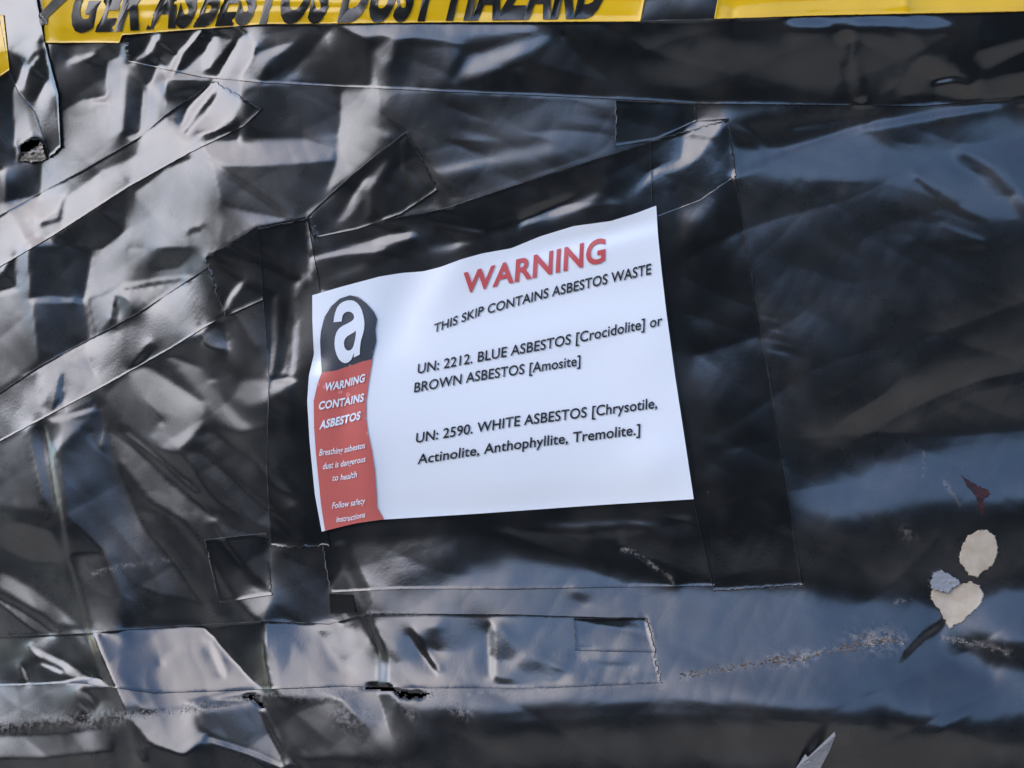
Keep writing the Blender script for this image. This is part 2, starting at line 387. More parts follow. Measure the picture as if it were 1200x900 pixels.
# slow bow of the whole side: it overhangs a little under the top rim and slopes outwards down to the lower rim
BOWV = np.interp(GY, [-180, 60, 250, 450, 640, 760, 1080], [-13, -9, -4, 0, 4, 10, 12])
def integrate(iters=80, screen=1/300.0, relax=1.65):
    kx = 2*np.pi*np.fft.rfftfreq(NX, ST); ky = 2*np.pi*np.fft.fftfreq(NY, ST)
    KX, KY = np.meshgrid(kx, ky); den = KX**2 + KY**2 + screen**2
    det = Ux*Vy - Uy*Vx; lo, hi = pv_el(ELO), pv_el(EHI)
    hb = -np.tan(np.radians(BOWV)); bx_, by_ = hb*Vx, hb*Vy
    cnt = np.maximum(np.bincount(RID.ravel()), 1)
    pu = NOISE_U; pv = BOWV + NOISE_V
    for it in range(iters):
        if it > iters-28: relax = 1.0
        # nearest tilt that mirrors what this facet mirrors
        qu, qv = pu.copy(), pv.copy()
        qv = qv + WEL*(np.clip(qv, lo, hi)-qv)
        du, dv = qu-SU, qv-SV; r = np.hypot(du, dv)+1e-3
        want = EXA*(INS*np.minimum(r, ANG)+(1-INS)*ANG) + (1-EXA)*np.maximum(r, ANG); k = want/r
        lim = WEL*(1-EXA)                                # where elevation is held, swing sideways only
        su = 1.0; ds = su*np.sqrt(np.maximum(want**2-dv**2, 0)+.01)
        qu = lim*np.where(want > r, SU+ds, qu) + (1-lim)*(SU+du*k); qv = lim*qv + (1-lim)*(SV+dv*k)
        qu = qu*(1-.03*WEL)
        cu = np.bincount(RID.ravel(), qu.ravel())/cnt; cv = np.bincount(RID.ravel(), qv.ravel())/cnt      # facets stay flat, so creases stay sharp
        qu = qu+FLAT*(cu[RID]-qu); qv = qv+FLAT*(cv[RID]-qv)
        qu = pu+relax*(qu-pu); qv = pv+relax*(qv-pv)
        qu, qv = np.clip(qu, -40, 40), np.clip(qv, -40, 40)
        qu = WT*qu+(1-WT)*pu; qv = WT*qv+(1-WT)*pv
        hu, hv = -np.tan(np.radians(qu)), -np.tan(np.radians(qv))
        sx, sy = hu*Ux+hv*Vx-bx_, hu*Uy+hv*Vy-by_
        hf = (-1j*KX*np.fft.rfft2(sx) - 1j*KY*np.fft.rfft2(sy))/den
        ax = np.fft.irfft2(1j*KX*hf, (NY, NX))+bx_; ay = np.fft.irfft2(1j*KY*hf, (NY, NX))+by_
        hu = (ax*Vy - ay*Vx)/det; hv = (ay*Ux - ax*Uy)/det
        pu, pv = -np.degrees(np.arctan(hu)), -np.degrees(np.arctan(hv))
    global PU, PV
    PU, PV = pu, pv
    bow = np.cumsum(hb*np.gradient(Vg, axis=0), axis=0); bow = bow - bow[(450-Y0)//ST, NX//2]
    return np.fft.irfft2(hf, (NY, NX)) + bow
def fnoise(s, seed):
    r = np.random.default_rng(seed).normal(size=(NY, NX)); a = blur(r, s/ST); return a/a.std()
NOISE_U = .7*fnoise(14, 1) + 2.0*fnoise(45, 2); NOISE_V = .7*fnoise(14, 3) + 2.0*fnoise(45, 4)
H = integrate()
# fine crumple: sharp tension creases, strongest where the wrap is loosest (left), faint on the right
def aniso(s_long, s_short, th, seed):
    kx = np.fft.rfftfreq(NX, ST); ky = np.fft.fftfreq(NY, ST); KX, KY = np.meshgrid(kx, ky)
    a = KX*math.cos(th)+KY*math.sin(th); c = -KX*math.sin(th)+KY*math.cos(th)
    f = np.fft.rfft2(np.random.default_rng(seed).normal(size=(NY, NX)))*np.exp(-2*(np.pi*a*s_long)**2-2*(np.pi*c*s_short)**2)
    q = np.fft.irfft2(f, (NY, NX)); return q/q.std()
LEFT = 1/(1+np.exp((GX-360-.1*GY)/60)); LOOSE = .25+.75*LEFT
H = H + LOOSE*(.00017*np.abs(aniso(42, 13, math.radians(-32), 11)) - .00014*np.abs(aniso(36, 11, math.radians(48), 12)) + .00009*np.abs(aniso(14, 7, math.radians(80), 13)))
H = H + (1-LEFT)*(.0005*np.abs(aniso(90, 26, math.radians(-20), 14)) + .00016*np.abs(aniso(60, 12, math.radians(25), 15)) + .00006*np.abs(aniso(22, 8, math.radians(-60), 16)))
# the sign and its tape press the plastic smooth; one sheet laps over the other
def mask(pts, soft): return blur(poly_mask(pts), soft/ST)
mS = mask([(346,334),(445,306),(540,286),(672,247),(788,218),(810,440),(834,604),(560,622),(440,630),(366,644),(344,520),(344,440)], 5)
H = H*(1-mS) + blur(H, 11)*mS
def lap(edge, far, hgt, taper=-900):
    """a sheet edge: the plastic steps up by hgt along edge and the step dies away towards far"""
    global H
    m = blur(poly_mask(list(edge)+list(far)[::-1]), 1.7); d1 = seg_dist(edge); d2 = seg_dist(far)
    H = H + hgt*np.clip((GY-taper)/160, .15, 1)*m*(d2/(d1+d2+1e-6))**1.5
LAP = [(20,270),(26,320),(45,430),(52,492),(66,570),(82,660),(105,742),(128,800),(165,890),(200,960)]
lap(LAP, [(x+70, y-6) for x, y in LAP], .0026, 380)
LAP2 = [(858,206),(925,178),(1010,150),(1100,134),(1200,118),(1400,90)]
lap(LAP2, [(870,260),(935,240),(1020,215),(1110,200),(1210,185),(1410,150)], .0020)
print('relief range', H.min(), H.max())
Hm = H
def hs(x, y):
    fx = np.clip((np.asarray(x, float)-X0)/ST, 0, NX-1.001); fy = np.clip((np.asarray(y, float)-Y0)/ST, 0, NY-1.001)
    i = fx.astype(int); j = fy.astype(int); a = fx-i; b = fy-j
    return (H[j, i]*(1-a)+H[j, i+1]*a)*(1-b) + (H[j+1, i]*(1-a)+H[j+1, i+1]*a)*b
# torn openings: a split along the rim and a snag near the top left corner
TEARS = [[(424,806),(432,804),(440,803),(447,805),(456,804),(463,808),(468,811),(475,810),(482,813),(490,811),(497,813),(505,812),(500,815),(494,819),(487,816),(480,820),(474,816),(469,818),(463,811),(455,809),(448,810),(441,807),(434,808)], [(25,170),(30,166),(44,163),(49,165),(50,172),(46,176),(34,178),(24,178)],
         [(284,817),(296,814),(306,822),(311,832),(305,828),(296,820)]]
for T in TEARS: H = H - .0025*blur(poly_mask(T), 1.1)

def at(x, y, off=0.0): return on_wall(x, y, hs(x, y)+off)

# ------------------------------------------------------------------ materials
def mat(name, col=(.01,.01,.011), rough=.35, ior=1.5, spec=.5, coat=0, coat_rough=.1, bump=0, bscale=200, rvar=0, metal=0):
    m = bpy.data.materials.new(name); m.use_nodes = True; t = m.node_tree; b = t.nodes['Principled BSDF']
    b.inputs['Base Color'].default_value = (*col, 1); b.inputs['Roughness'].default_value = rough; b.inputs['IOR'].default_value = ior
    b.inputs['Specular IOR Level'].default_value = spec; b.inputs['Coat Weight'].default_value = coat; b.inputs['Coat Roughness'].default_value = coat_rough
    b.inputs['Metallic'].default_value = metal
    tc = t.nodes.new('ShaderNodeTexCoord')
    if bump:
        n = t.nodes.new('ShaderNodeTexNoise'); n.inputs['Scale'].default_value = bscale; n.inputs['Detail'].default_value = 5
        t.links.new(tc.outputs['Object'], n.inputs['Vector'])
        bp = t.nodes.new('ShaderNodeBump'); bp.inputs['Strength'].default_value = bump; bp.inputs['Distance'].default_value = .001
        t.links.new(n.outputs['Fac'], bp.inputs['Height']); t.links.new(bp.outputs['Normal'], b.inputs['Normal']); t.links.new(bp.outputs['Normal'], b.inputs['Coat Normal'])
    if rvar:
        n = t.nodes.new('ShaderNodeTexNoise'); n.inputs['Scale'].default_value = 18; n.inputs['Detail'].default_value = 7; n.inputs['Roughness'].default_value = .65
        t.links.new(tc.outputs['Object'], n.inputs['Vector'])
        r = t.nodes.new('ShaderNodeMapRange'); r.inputs['From Min'].default_value = .3; r.inputs['From Max'].default_value = .75
        r.inputs['To Min'].default_value = rough-rvar; r.inputs['To Max'].default_value = rough+rvar
        t.links.new(n.outputs['Fac'], r.inputs['Value']); t.links.new(r.outputs['Result'], b.inputs['Roughness'])
    return m
def speckled(name, a, b_, scale, lo, hi, rough=.5, spec=.5):
    m = mat(name, a, rough, spec=spec); t = m.node_tree; b = t.nodes['Principled BSDF']
    tc = t.nodes.new('ShaderNodeTexCoord'); n = t.nodes.new('ShaderNodeTexNoise'); n.inputs['Scale'].default_value = scale; n.inputs['Detail'].default_value = 6
    r = t.nodes.new('ShaderNodeValToRGB'); r.color_ramp.elements[0].position = lo; r.color_ramp.elements[1].position = hi
    r.color_ramp.elements[0].color = (*a, 1); r.color_ramp.elements[1].color = (*b_, 1)
    t.links.new(tc.outputs['Object'], n.inputs['Vector']); t.links.new(n.outputs['Fac'], r.inputs['Fac']); t.links.new(r.outputs['Color'], b.inputs['Base Color'])
    return m
POLY = mat('black_polythene', (.006,.006,.007), .28, 1.88, .5, bump=.03, bscale=260, rvar=.05)
TAPE = mat('black_tape', (.005,.005,.006), .215, 1.9, .5, bump=.05, bscale=420, rvar=.05)
EDGE = speckled('tape_edge', (.02,.02,.021), (.16,.155,.15), 90, .40, .70, .6)
PAPER = mat('white_paper', (.88,.90,.93), .35, 1.45, .5, coat=.8, coat_rough=.12, bump=.05, bscale=90)
INK = mat('black_ink', (.022,.022,.026), .33, 1.5); REDINK = mat('red_ink', (.60,.09,.09), .33, 1.5); BANDRED = mat('red_band_ink', (.62,.14,.115), .33, 1.5); BANDDARK = mat('dark_band_ink', (.055,.06,.072), .3, 1.6)
WHITEINK = mat('white_print', (.86,.88,.91), .25, 1.5)
YELLOW = mat('yellow_tape', (.84,.50,.010), .20, 1.5, bump=.05, bscale=120); TAPEINK = mat('tape_print', (.012,.011,.010), .25, 1.6)
STEEL = mat('dark_steel', (.02,.018,.016), .6)

def dusty(m, amount):
    """grime that lies on the plastic: a painted attribute broken up by noise, plus a faint overall film"""
    t = m.node_tree; b = t.nodes['Principled BSDF']; at_ = t.nodes.new('ShaderNodeAttribute'); at_.attribute_name = 'grime'
    tc = t.nodes.new('ShaderNodeTexCoord'); n = t.nodes.new('ShaderNodeTexNoise'); n.inputs['Scale'].default_value = 230; n.inputs['Detail'].default_value = 9; n.inputs['Roughness'].default_value = .7
    t.links.new(tc.outputs['Object'], n.inputs['Vector'])
    n2 = t.nodes.new('ShaderNodeTexNoise'); n2.inputs['Scale'].default_value = 30; n2.inputs['Detail'].default_value = 8; t.links.new(tc.outputs['Object'], n2.inputs['Vector'])
    def mth(op, a, b_):
        q = t.nodes.new('ShaderNodeMath'); q.operation = op; q.use_clamp = op != 'SUBTRACT'
        for k, v in enumerate((a, b_)):
            if isinstance(v, (int, float)): q.inputs[k].default_value = v
            else: t.links.new(v, q.inputs[k])
        return q.outputs[0]
    brk = mth('MULTIPLY', mth('SUBTRACT', n.outputs['Fac'], .46), 8.0); g = mth('MULTIPLY', at_.outputs['Fac'], brk)
    film = mth('MULTIPLY', mth('MULTIPLY', mth('SUBTRACT', n2.outputs['Fac'], .42), 2.0), amount); f = mth('ADD', g, film)
    cr = t.nodes.new('ShaderNodeValToRGB'); cr.color_ramp.elements[0].color = (.10,.075,.055,1); cr.color_ramp.elements[1].color = (.34,.31,.28,1); cr.color_ramp.elements[0].position = .42; cr.color_ramp.elements[1].position = .6
    t.links.new(n2.outputs['Fac'], cr.inputs['Fac'])
    mx = t.nodes.new('ShaderNodeMixRGB'); mx.inputs['Color1'].default_value = b.inputs['Base Color'].default_value; t.links.new(f, mx.inputs['Fac']); t.links.new(cr.outputs['Color'], mx.inputs['Color2']); t.links.new(mx.outputs['Color'], b.inputs['Base Color'])
    old = b.inputs['Roughness'].links[0].from_socket if b.inputs['Roughness'].links else None
    rr = mth('ADD', old if old else b.inputs['Roughness'].default_value, mth('MULTIPLY', g, .4)); t.links.new(rr, b.inputs['Roughness'])
dusty(POLY, .09); dusty(TAPE, .06)
GRIME = np.zeros((NY, NX))
def smear(pts, width, amt):
    global GRIME
    GRIME = np.maximum(GRIME, amt*.75*np.exp(-.5*(seg_dist(pts)/width)**2))
smear([(800,793),(850,784),(900,776),(950,769),(1000,757),(1040,750)], 3.0, .7); smear([(905,774),(945,771)], 6, 1); smear([(1000,752),(1050,749)], 8, .9); smear([(1000,757),(1040,750)], 12, .45)
smear([(1105,748),(1150,756),(1185,766)], 3, .6); smear([(-80,856),(0,850),(60,846),(140,840)], 7, .9); smear([(140,840),(180,836),(240,828),(310,818)], 4, .9); smear([(310,815),(350,810),(430,806),(500,815),(560,812),(640,808),(775,800)], 2.5, .55)
smear([(500,810),(520,822),(545,836)], 5, .8); smear([(350,812),(400,812)], 6, .6); smear([(400,838),(440,842)], 9, .5); smear([(460,815),(485,840)], 4, .5); smear([(1064,625),(1068,630)], 5, .7); smear([(1050,706),(1066,702)], 1.6, 1.0)
smear([(757,726),(766,760),(774,806)], 1.6, .9); smear([(110,672),(150,662),(200,656)], 2.0, .6); smear([(430,718),(490,718)], 1.5, .8); smear([(1125,590),(1104,562)], 1.4, .8); smear([(1082,560),(1083,530)], 1.2, .6); smear([(730,642),(744,648),(758,658),(776,670),(790,682)], 1.5, 1.0); smear([(836,693),(880,689),(940,685)], 1.2, .8)
def set_grime(o, x, y):
    k = np.clip(((np.asarray(x)-X0)/ST).round().astype(int), 0, NX-1); j = np.clip(((np.asarray(y)-Y0)/ST).round().astype(int), 0, NY-1)
    a = o.data.attributes.new('grime', 'FLOAT', 'POINT'); a.data.foreach_set('value', GRIME[j, k].reshape(-1).astype(np.float32))

# ------------------------------------------------------------------ helpers
def mesh_obj(name, v, f, m, parent=None, smooth=True):
    me = bpy.data.meshes.new(name); me.from_pydata([tuple(p) for p in v], [], f); me.update()
    if smooth: me.polygons.foreach_set('use_smooth', np.ones(len(me.polygons), bool))
    me.materials.append(m); o = bpy.data.objects.new(name, me); COL.objects.link(o)
    if parent: o.parent = parent
    return o
def tag(o, label, cat=None, group=None, kind=None):
    o['label'] = label
    if cat: o['category'] = cat
    if group: o['group'] = group
    if kind: o['kind'] = kind
    return o
def empty(name, loc=(0,0,0)):
    o = bpy.data.objects.new(name, None); o.empty_display_size = .05; COL.objects.link(o); o.location = loc; return o
def grid_mesh(name, P, m, parent=None, keep=None):
    ny, nx = P.shape[:2]; me = bpy.data.meshes.new(name)
    idx = np.arange(ny*nx).reshape(ny, nx)
    q = np.stack([idx[1:, :-1], idx[1:, 1:], idx[:-1, 1:], idx[:-1, :-1]], -1)
    q = q.reshape(-1, 4) if keep is None else q[keep]
    me.vertices.add(ny*nx); me.vertices.foreach_set('co', P.reshape(-1).astype(np.float32))
    me.loops.add(q.size); me.loops.foreach_set('vertex_index', q.reshape(-1).astype(np.int32))
    me.polygons.add(len(q)); me.polygons.foreach_set('loop_start', np.arange(0, q.size, 4, dtype=np.int32)); me.polygons.foreach_set('loop_total', np.full(len(q), 4, np.int32))
    me.polygons.foreach_set('use_smooth', np.ones(len(q), bool)); me.update(calc_edges=True); me.validate()
    me.materials.append(m); o = bpy.data.objects.new(name, me); COL.objects.link(o)
    if parent: o.parent = parent
    return o
def resample(pts, n):
    p = np.array(pts, float); d = np.r_[0, np.cumsum(np.hypot(*np.diff(p, axis=0).T))]
    t = np.linspace(0, d[-1], n); return np.stack([np.interp(t, d, p[:, 0]), np.interp(t, d, p[:, 1])], -1)

# ------------------------------------------------------------------ ground
gm = speckled('sandy_ground', (.55,.41,.27), (.68,.53,.37), 9, .3, .7, .9, .2)
g = mesh_obj('ground', [(-400,-400,0),(400,-400,0),(400,400,0),(-400,400,0)], [(0,1,2,3)], gm, smooth=False); g['kind'] = 'structure'

# ------------------------------------------------------------------ the dark hedge the plastic mirrors, across the yard behind the viewer
hm = speckled('hedge_leaves', (.018,.022,.018), (.055,.065,.05), 14, .35, .65, .8, .2)
hx = np.linspace(-16, 9, 210); hz = np.linspace(0, 2.75, 28)
HXX, HZZ = np.meshgrid(hx, hz); bulge = .22*np.sin(HXX*3.1+np.sin(HZZ*4))*np.sin(HZZ*3.3+HXX) + rng.normal(0, .07, HXX.shape)
HP = np.stack([HXX, -4.8 + bulge + .5*np.maximum(HZZ-2.5, 0)*0, HZZ*(1+.14/(1+np.exp((HXX+1.2)*2.5))+.05*np.sin(HXX*2.2)+.02*np.sin(HXX*7))], -1)
back = HP.copy(); back[..., 1] = -6.0
ring = np.concatenate([HP, back[::-1]], 0); ring = np.concatenate([ring[:, :1]*0+ring.mean(0, keepdims=True)[:, :1], ring, ring[:, -1:]*0+ring.mean(0, keepdims=True)[:, -1:]], 1)
hed = grid_mesh('hedge', ring, hm); tag(hed, 'dark green hedge facing the wrapped side of the skip', 'hedge')

# ------------------------------------------------------------------ the wrapped skip
skip = empty('wrapped_skip', (0, .9, 0)); tag(skip, 'large waste skip wrapped in creased glossy black polythene sheeting', 'skip')
def L2W(u, v, w): return ORG + UL*u + VL*v + WL*w
def wpart(name, v, f, m, parent, smooth=True):
    loc = np.array(parent.location); o = mesh_obj(name, [np.array(p)-loc for p in v], f, m, parent, smooth); return o
bx = []
for w in (-.045, -1.6):
    k = 1 if w > -.1 else .82
    bx += [L2W(-1.7*k, -.80, w), L2W(1.7*k, -.80, w), L2W(1.7, .62, w), L2W(-1.7, .62, w)]
for p in bx: p[2] = max(p[2], .0)
wpart('body', bx, [(0,1,2,3),(5,4,7,6),(4,0,3,7),(1,5,6,2),(3,2,6,7),(4,5,1,0)], STEEL, skip, False)
Psheet = on_wall(GX, GY, H) - np.array(skip.location)
cx = GX[:-1, :-1]+1; cy = GY[:-1, :-1]+1; _g = (GX, GY); GX, GY = cx, cy
KEEP = np.ones(cx.shape, bool)
for T in TEARS: KEEP &= poly_mask(T) < .5
GX, GY = _g

sheet = grid_mesh('polythene_sheet', Psheet, POLY, skip, KEEP)
set_grime(sheet, GX, GY)
# the wrap goes on beyond the creased stretch, over the whole side of the skip
bi = [(0, i) for i in range(0, NX-1, 4)] + [(j, NX-1) for j in range(0, NY-1, 4)] + [(NY-1, i) for i in range(NX-1, 0, -4)] + [(j, 0) for j in range(NY-1, 0, -4)]
B = np.array([Psheet[j, i]+np.array(skip.location)-ORG for j, i in bi]); bu, bv, bw = B @ UL, B @ VL, B @ WL
cu_, cv_ = bu.mean(), bv.mean(); dx_, dy_ = bu-cu_, bv-cv_
k_ = np.minimum(np.where(dx_ > 0, 1.72-cu_, -1.72-cu_)/(dx_+1e-9*(dx_ == 0)), np.where(dy_ > 0, .625-cv_, -.82-cv_)/(dy_+1e-9*(dy_ == 0))); k_ = np.maximum(k_, 1.03)
FOLD = [(rng.uniform(.2, .9)*.02/f_, f_, rng.uniform(0, 3.14), rng.uniform(0, 6), rng.uniform(1.5, 4), rng.uniform(0, 6)) for f_ in (4, 5, 7, 9, 13, 17, 23, 31)]
S_ = np.linspace(0, 1, 70)**1.3; W_ = len(bi); rings = []
for s_ in S_:
    u_ = cu_+dx_*(1+(k_-1)*s_); v_ = cv_+dy_*(1+(k_-1)*s_); fade = min(1, s_*4)
    w_ = bw*(1-s_)**1.6 + .012*s_ + fade*sum(a_*np.abs(np.sin(f_*(u_*math.cos(t_)+v_*math.sin(t_))+p_+1.5*np.sin(g_*(v_*math.cos(t_)-u_*math.sin(t_))+q_))) for a_, f_, t_, p_, g_, q_ in FOLD)
    rings.append(ORG + u_[:, None]*UL + v_[:, None]*VL + np.maximum(w_, -.04)[:, None]*WL - np.array(skip.location))
edge_ring = rings[-1]-WL*.12; rings.append(edge_ring)
RG = np.array(rings); RG = np.concatenate([RG, RG[:, :1]], 1)[:, ::-1]
outer = grid_mesh('polythene_surround', RG[::-1], POLY, skip); outer.data.flip_normals() if np.dot(outer.data.polygons[len(outer.data.polygons)//2].normal, WL) < 0 else None

# ------------------------------------------------------------------ tapes
def strip(name, A, B, label=None, cat='tape', group=None, off=.0004, m=None, na=None, nb=None, rag=(0,0), edge=True, curl=.0003, parent=None, edge_m=None):
    """a length of tape between two edges A and B (photo positions along each edge) laid on the plastic"""
    la = max(np.hypot(*np.diff(np.array(A, float), axis=0).T).sum(), 1); lb = np.hypot(*(np.array(A[len(A)//2], float)-np.array(B[len(B)//2], float)))
    na = na or int(max(12, la/2.2)); nb = nb or int(max(8, lb/2.2))
    a, b = resample(A, na), resample(B, na); s = np.linspace(0, 1, nb)
    q = a[:, None]*(1-s)[None, :, None] + b[:, None]*s[None, :, None]
    d0 = unit(q[0]-q[1]); d1 = unit(q[-1]-q[-2])
    if rag[0]: q[0] += d0*rng.uniform(-rag[0], rag[0], nb)[:, None]
    if rag[1]: q[-1] += d1*rng.uniform(-rag[1], rag[1], nb)[:, None]
    q[:, 0] += rng.normal(0, .12, (na, 2)); q[:, -1] += rng.normal(0, .12, (na, 2))
    o_ = np.full((na, nb), off); 
    o_[0] += curl; o_[-1] += curl; o_[:, 0] += curl*rng.uniform(.8, 1.2, na); o_[:, -1] += curl*rng.uniform(.8, 1.2, na)
    P = at(q[..., 0], q[..., 1], o_); base = P.reshape(-1, 3).mean(0) if parent is None else None
    if parent is None:
        root = empty(name, base); tag(root, label, cat, group)
    else: root = parent; base = np.array(parent.location)
    film = grid_mesh('film', P-base, m or TAPE, root)
    if m is None: set_grime(film, q[..., 0], q[..., 1])
    if edge:
        rim = [(i, 0) for i in range(na)] + [(na-1, j) for j in range(1, nb)] + [(i, nb-1) for i in range(na-2, -1, -1)] + [(0, j) for j in range(nb-2, 0, -1)]
        top = np.array([P[i, j] for i, j in rim])+WL*.0001; qq = np.array([q[i, j] for i, j in rim]); bot = at(qq[:, 0], qq[:, 1], -.0015); n = len(rim)
        c = q.reshape(-1, 2).mean(0); out = unit(qq-c); bot = at(qq[:, 0]+out[:, 0]*1.4, qq[:, 1]+out[:, 1]*1.4, -.0003)
        e = mesh_obj('edge', np.r_[top, bot]-base, [(i, (i+1) % n, n+(i+1) % n, n+i) for i in range(n)], edge_m or EDGE, root)
    return root
GR = 'black tape strips on the wrapped skip'
top_tape = strip('black_tape', [(146,38),(310,28),(750,25),(1200,12),(1430,4)], [(150,72),(235,90),(310,97),(520,107),(730,116),(820,121),(1080,124),(1200,114),(1430,100)], 'wide black tape running just below the yellow hazard tape', group=GR, rag=(3,0))
strip('black_tape', [(-60,285),(26,238),(100,198),(165,160),(192,136),(250,95)], [(-30,330),(62,276),(150,219),(222,179),(285,148),(306,128)], 'black tape strip slanting down to the left above the other slanted strip', group=GR, rag=(2,2))
strip('black_tape', [(-60,492),(0,460),(45,430),(110,395),(170,362),(236,318),(250,308)], [(-60,548),(0,517),(120,453),(200,408),(262,370),(270,364)], 'black tape strip slanting down left from the sign\'s dark corner tape', group=GR, rag=(2,2))
strip('black_tape', [(240,302),(300,266),(358,254),(366,276),(420,263),(520,245),(640,205),(770,164),(815,142),(853,139)], [(264,371),(310,350),(352,340),(392,345),(440,332),(530,316),(640,288),(770,254),(820,235),(862,206)], 'black tape strip fixing the top edge of the warning sign', group=GR, rag=(2,1), off=.0010)
strip('black_tape', [(302,268),(308,350),(316,446),(312,540),(318,640)], [(360,256),(376,346),(374,430),(372,520),(386,640)], 'black tape strip fixing the lettered left edge of the warning sign', group=GR, rag=(1,2), off=.0014)
strip('black_tape', [(853,140),(860,205),(872,270),(886,355),(912,510),(940,685)], [(762,166),(764,240),(770,320),(786,430),(812,585),(836,692)], 'black tape strip fixing the right edge of the warning sign', group=GR, rag=(1,1), off=.0012)
strip('black_tape', [(374,612),(447,600),(560,592),(700,582),(830,576)], [(388,694),(470,690),(600,690),(720,688),(837,686)], 'black tape strip fixing the bottom edge of the warning sign', group=GR, rag=(1,1), off=.0009)
strip('black_tape', [(-60,750),(0,746),(105,742),(145,738),(240,732),(310,728),(385,732),(430,719),(600,720),(758,725)], [(-60,806),(0,804),(90,800),(180,812),(300,808),(400,804),(500,806),(640,806),(775,800)], 'long black tape strip running above the battered lower rim', group=GR, rag=(0,3))
strip('black_tape', [(362,252),(400,216),(440,182),(476,155)], [(372,278),(420,268),(470,250),(512,222)], 'short slanted black tape piece above the sign with a pointed end', group=GR, rag=(2,1), off=.0014)
strip('black_tape', [(240,633),(312,625)], [(258,706),(318,697)], 'small square black tape patch below the slanted strips', group=GR, rag=(1,1))
strip('black_tape', [(672,725),(757,724)], [(675,762),(768,764)], 'small black tape patch above the lower rim', group=GR, rag=(1,1), off=.001)
strip('black_tape', [(722,118),(815,121)], [(722,171),(770,163),(815,142)], 'small black tape patch bridging the top tape and the sign\'s top tape', group=GR, rag=(1,1))
strip('black_tape', [(-20,-60),(-5,0),(4,45),(11,85),(22,108),(40,130),(58,184)], [(40,-60),(43,0),(51,45),(58,72),(68,110),(70,150),(71,172)], 'black tape strip hanging down across the end of the yellow tape', group=GR, rag=(0,1), off=.0014, curl=.0005)
strip('black_tape', [(386,696),(413,697)], [(387,719),(417,718)], 'tiny black patch standing in for the dark gap under the lower left corner of the sign', group=GR, m=mat('gap_shade_black', (.003,.003,.003), .7, 1.3), edge=False)  # matte black patch painted as the shade of a gap between tapes
# yellow hazard tapes
YG = 'yellow hazard tape lengths'
y1 = strip('hazard_tape', [(44,-85),(200,-90),(500,-90),(772,-90)], [(54,50),(140,50),(143,41),(310,28),(520,26),(750,25)], 'yellow hazard tape printed with black asbestos dust hazard lettering', 'hazard tape', YG, off=.0018, m=YELLOW, edge_m=YELLOW)
y2 = strip('hazard_tape', [(858,-90),(1000,-92),(1200,-95),(1430,-98)], [(838,22),(960,18),(1200,13),(1430,8)], 'plain yellow hazard tape end beyond the black gap', 'hazard tape', YG, off=.0018, m=YELLOW, edge_m=YELLOW)
y0 = strip('hazard_tape', [(-150,20),(-60,15),(4,18)], [(-150,130),(-60,112),(0,89),(11,82)], 'yellow hazard tape end left of the hanging black strip', 'hazard tape', YG, off=.0018, m=YELLOW, edge_m=YELLOW)


# ------------------------------------------------------------------ sign
E_TOP = [(366,346),(400,336),(445,324),(470,320),(496,318),(516,313),(540,304),(565,297),(599,291),(633,277),(672,265),(716,259),(745,250),(769,241)]
E_BOT = [(377,623),(412,614),(447,609),(560,602),(700,592),(813,585)]
E_L = [(366,346),(366,375),(367,398),(368,415),(362,440),(360,470),(363,520),(369,580),(377,623)]
E_R = [(769,241),(771,275),(775,315),(781,367),(791,440),(802,512),(813,585)]
NS, NT = 150, 110
def smooth_line(pts, n):
    p = resample(pts, n*4); k = np.ones(9)/9
    q = np.stack([np.convolve(np.pad(p[:, i], 4, mode='reflect', reflect_type='odd'), k, 'valid') for i in (0, 1)], -1)
    return resample(q, n)
top, bot, lef, rig = smooth_line(E_TOP, NS), smooth_line(E_BOT, NS), smooth_line(E_L, NT), smooth_line(E_R, NT)
s = np.linspace(0, 1, NS)[None, :, None]; t = np.linspace(0, 1, NT)[:, None, None]
Q = (1-t)*top[None]+t*bot[None] + (1-s)*lef[:, None]+s*rig[:, None] - ((1-s)*(1-t)*top[0]+s*(1-t)*top[-1]+(1-s)*t*bot[0]+s*t*bot[-1])
PAPER_OFF = .0045
def waves(x, y):
    x = np.asarray(x, float); y = np.asarray(y, float)
    g = lambda cx, cy, sx, sy, a, th=0: a*np.exp(-.5*((((x-cx)*math.cos(th)+(y-cy)*math.sin(th))/sx)**2+((-(x-cx)*math.sin(th)+(y-cy)*math.cos(th))/sy)**2))
    return 1.7*(g(480,350,26,60,-.0022,.5)+g(525,320,18,45,.0016,.5)+g(700,275,70,10,-.0012,-.25)+g(420,400,14,30,.0012,.4)+g(372,420,9,12,-.0018)+g(600,600,160,16,-.0016,-.06)
            +g(770,540,28,22,.0014,-.4)+g(760,410,30,26,.0010,-.5)+g(405,460,10,60,-.0009,.1)+g(430,560,12,50,.0012,-.1)+g(620,480,130,60,.0022,-.1)+g(650,390,120,18,.0008,-.2))
def on_paper(x, y, off=0.0): return on_wall(x, y, hs(x, y)+waves(x, y)+PAPER_OFF+off)
PP = on_paper(Q[..., 0], Q[..., 1]); sb = PP.reshape(-1, 3).mean(0)
sign = empty('warning_sign', sb); tag(sign, 'white paper warning sign about asbestos waste taped to the black plastic', 'sign')
sheet_p = grid_mesh('paper_sheet', PP-sb, PAPER, sign)
rim = [(i, 0) for i in range(NT)] + [(NT-1, j) for j in range(1, NS)] + [(i, NS-1) for i in range(NT-2, -1, -1)] + [(0, j) for j in range(NS-2, 0, -1)]
tp = np.array([PP[i, j] for i, j in rim]); bt = tp-WL*.0055; n = len(rim)
mesh_obj('paper_edge', np.r_[tp, bt]-sb, [(i, (i+1) % n, n+(i+1) % n, n+i) for i in range(n)], PAPER, sign)

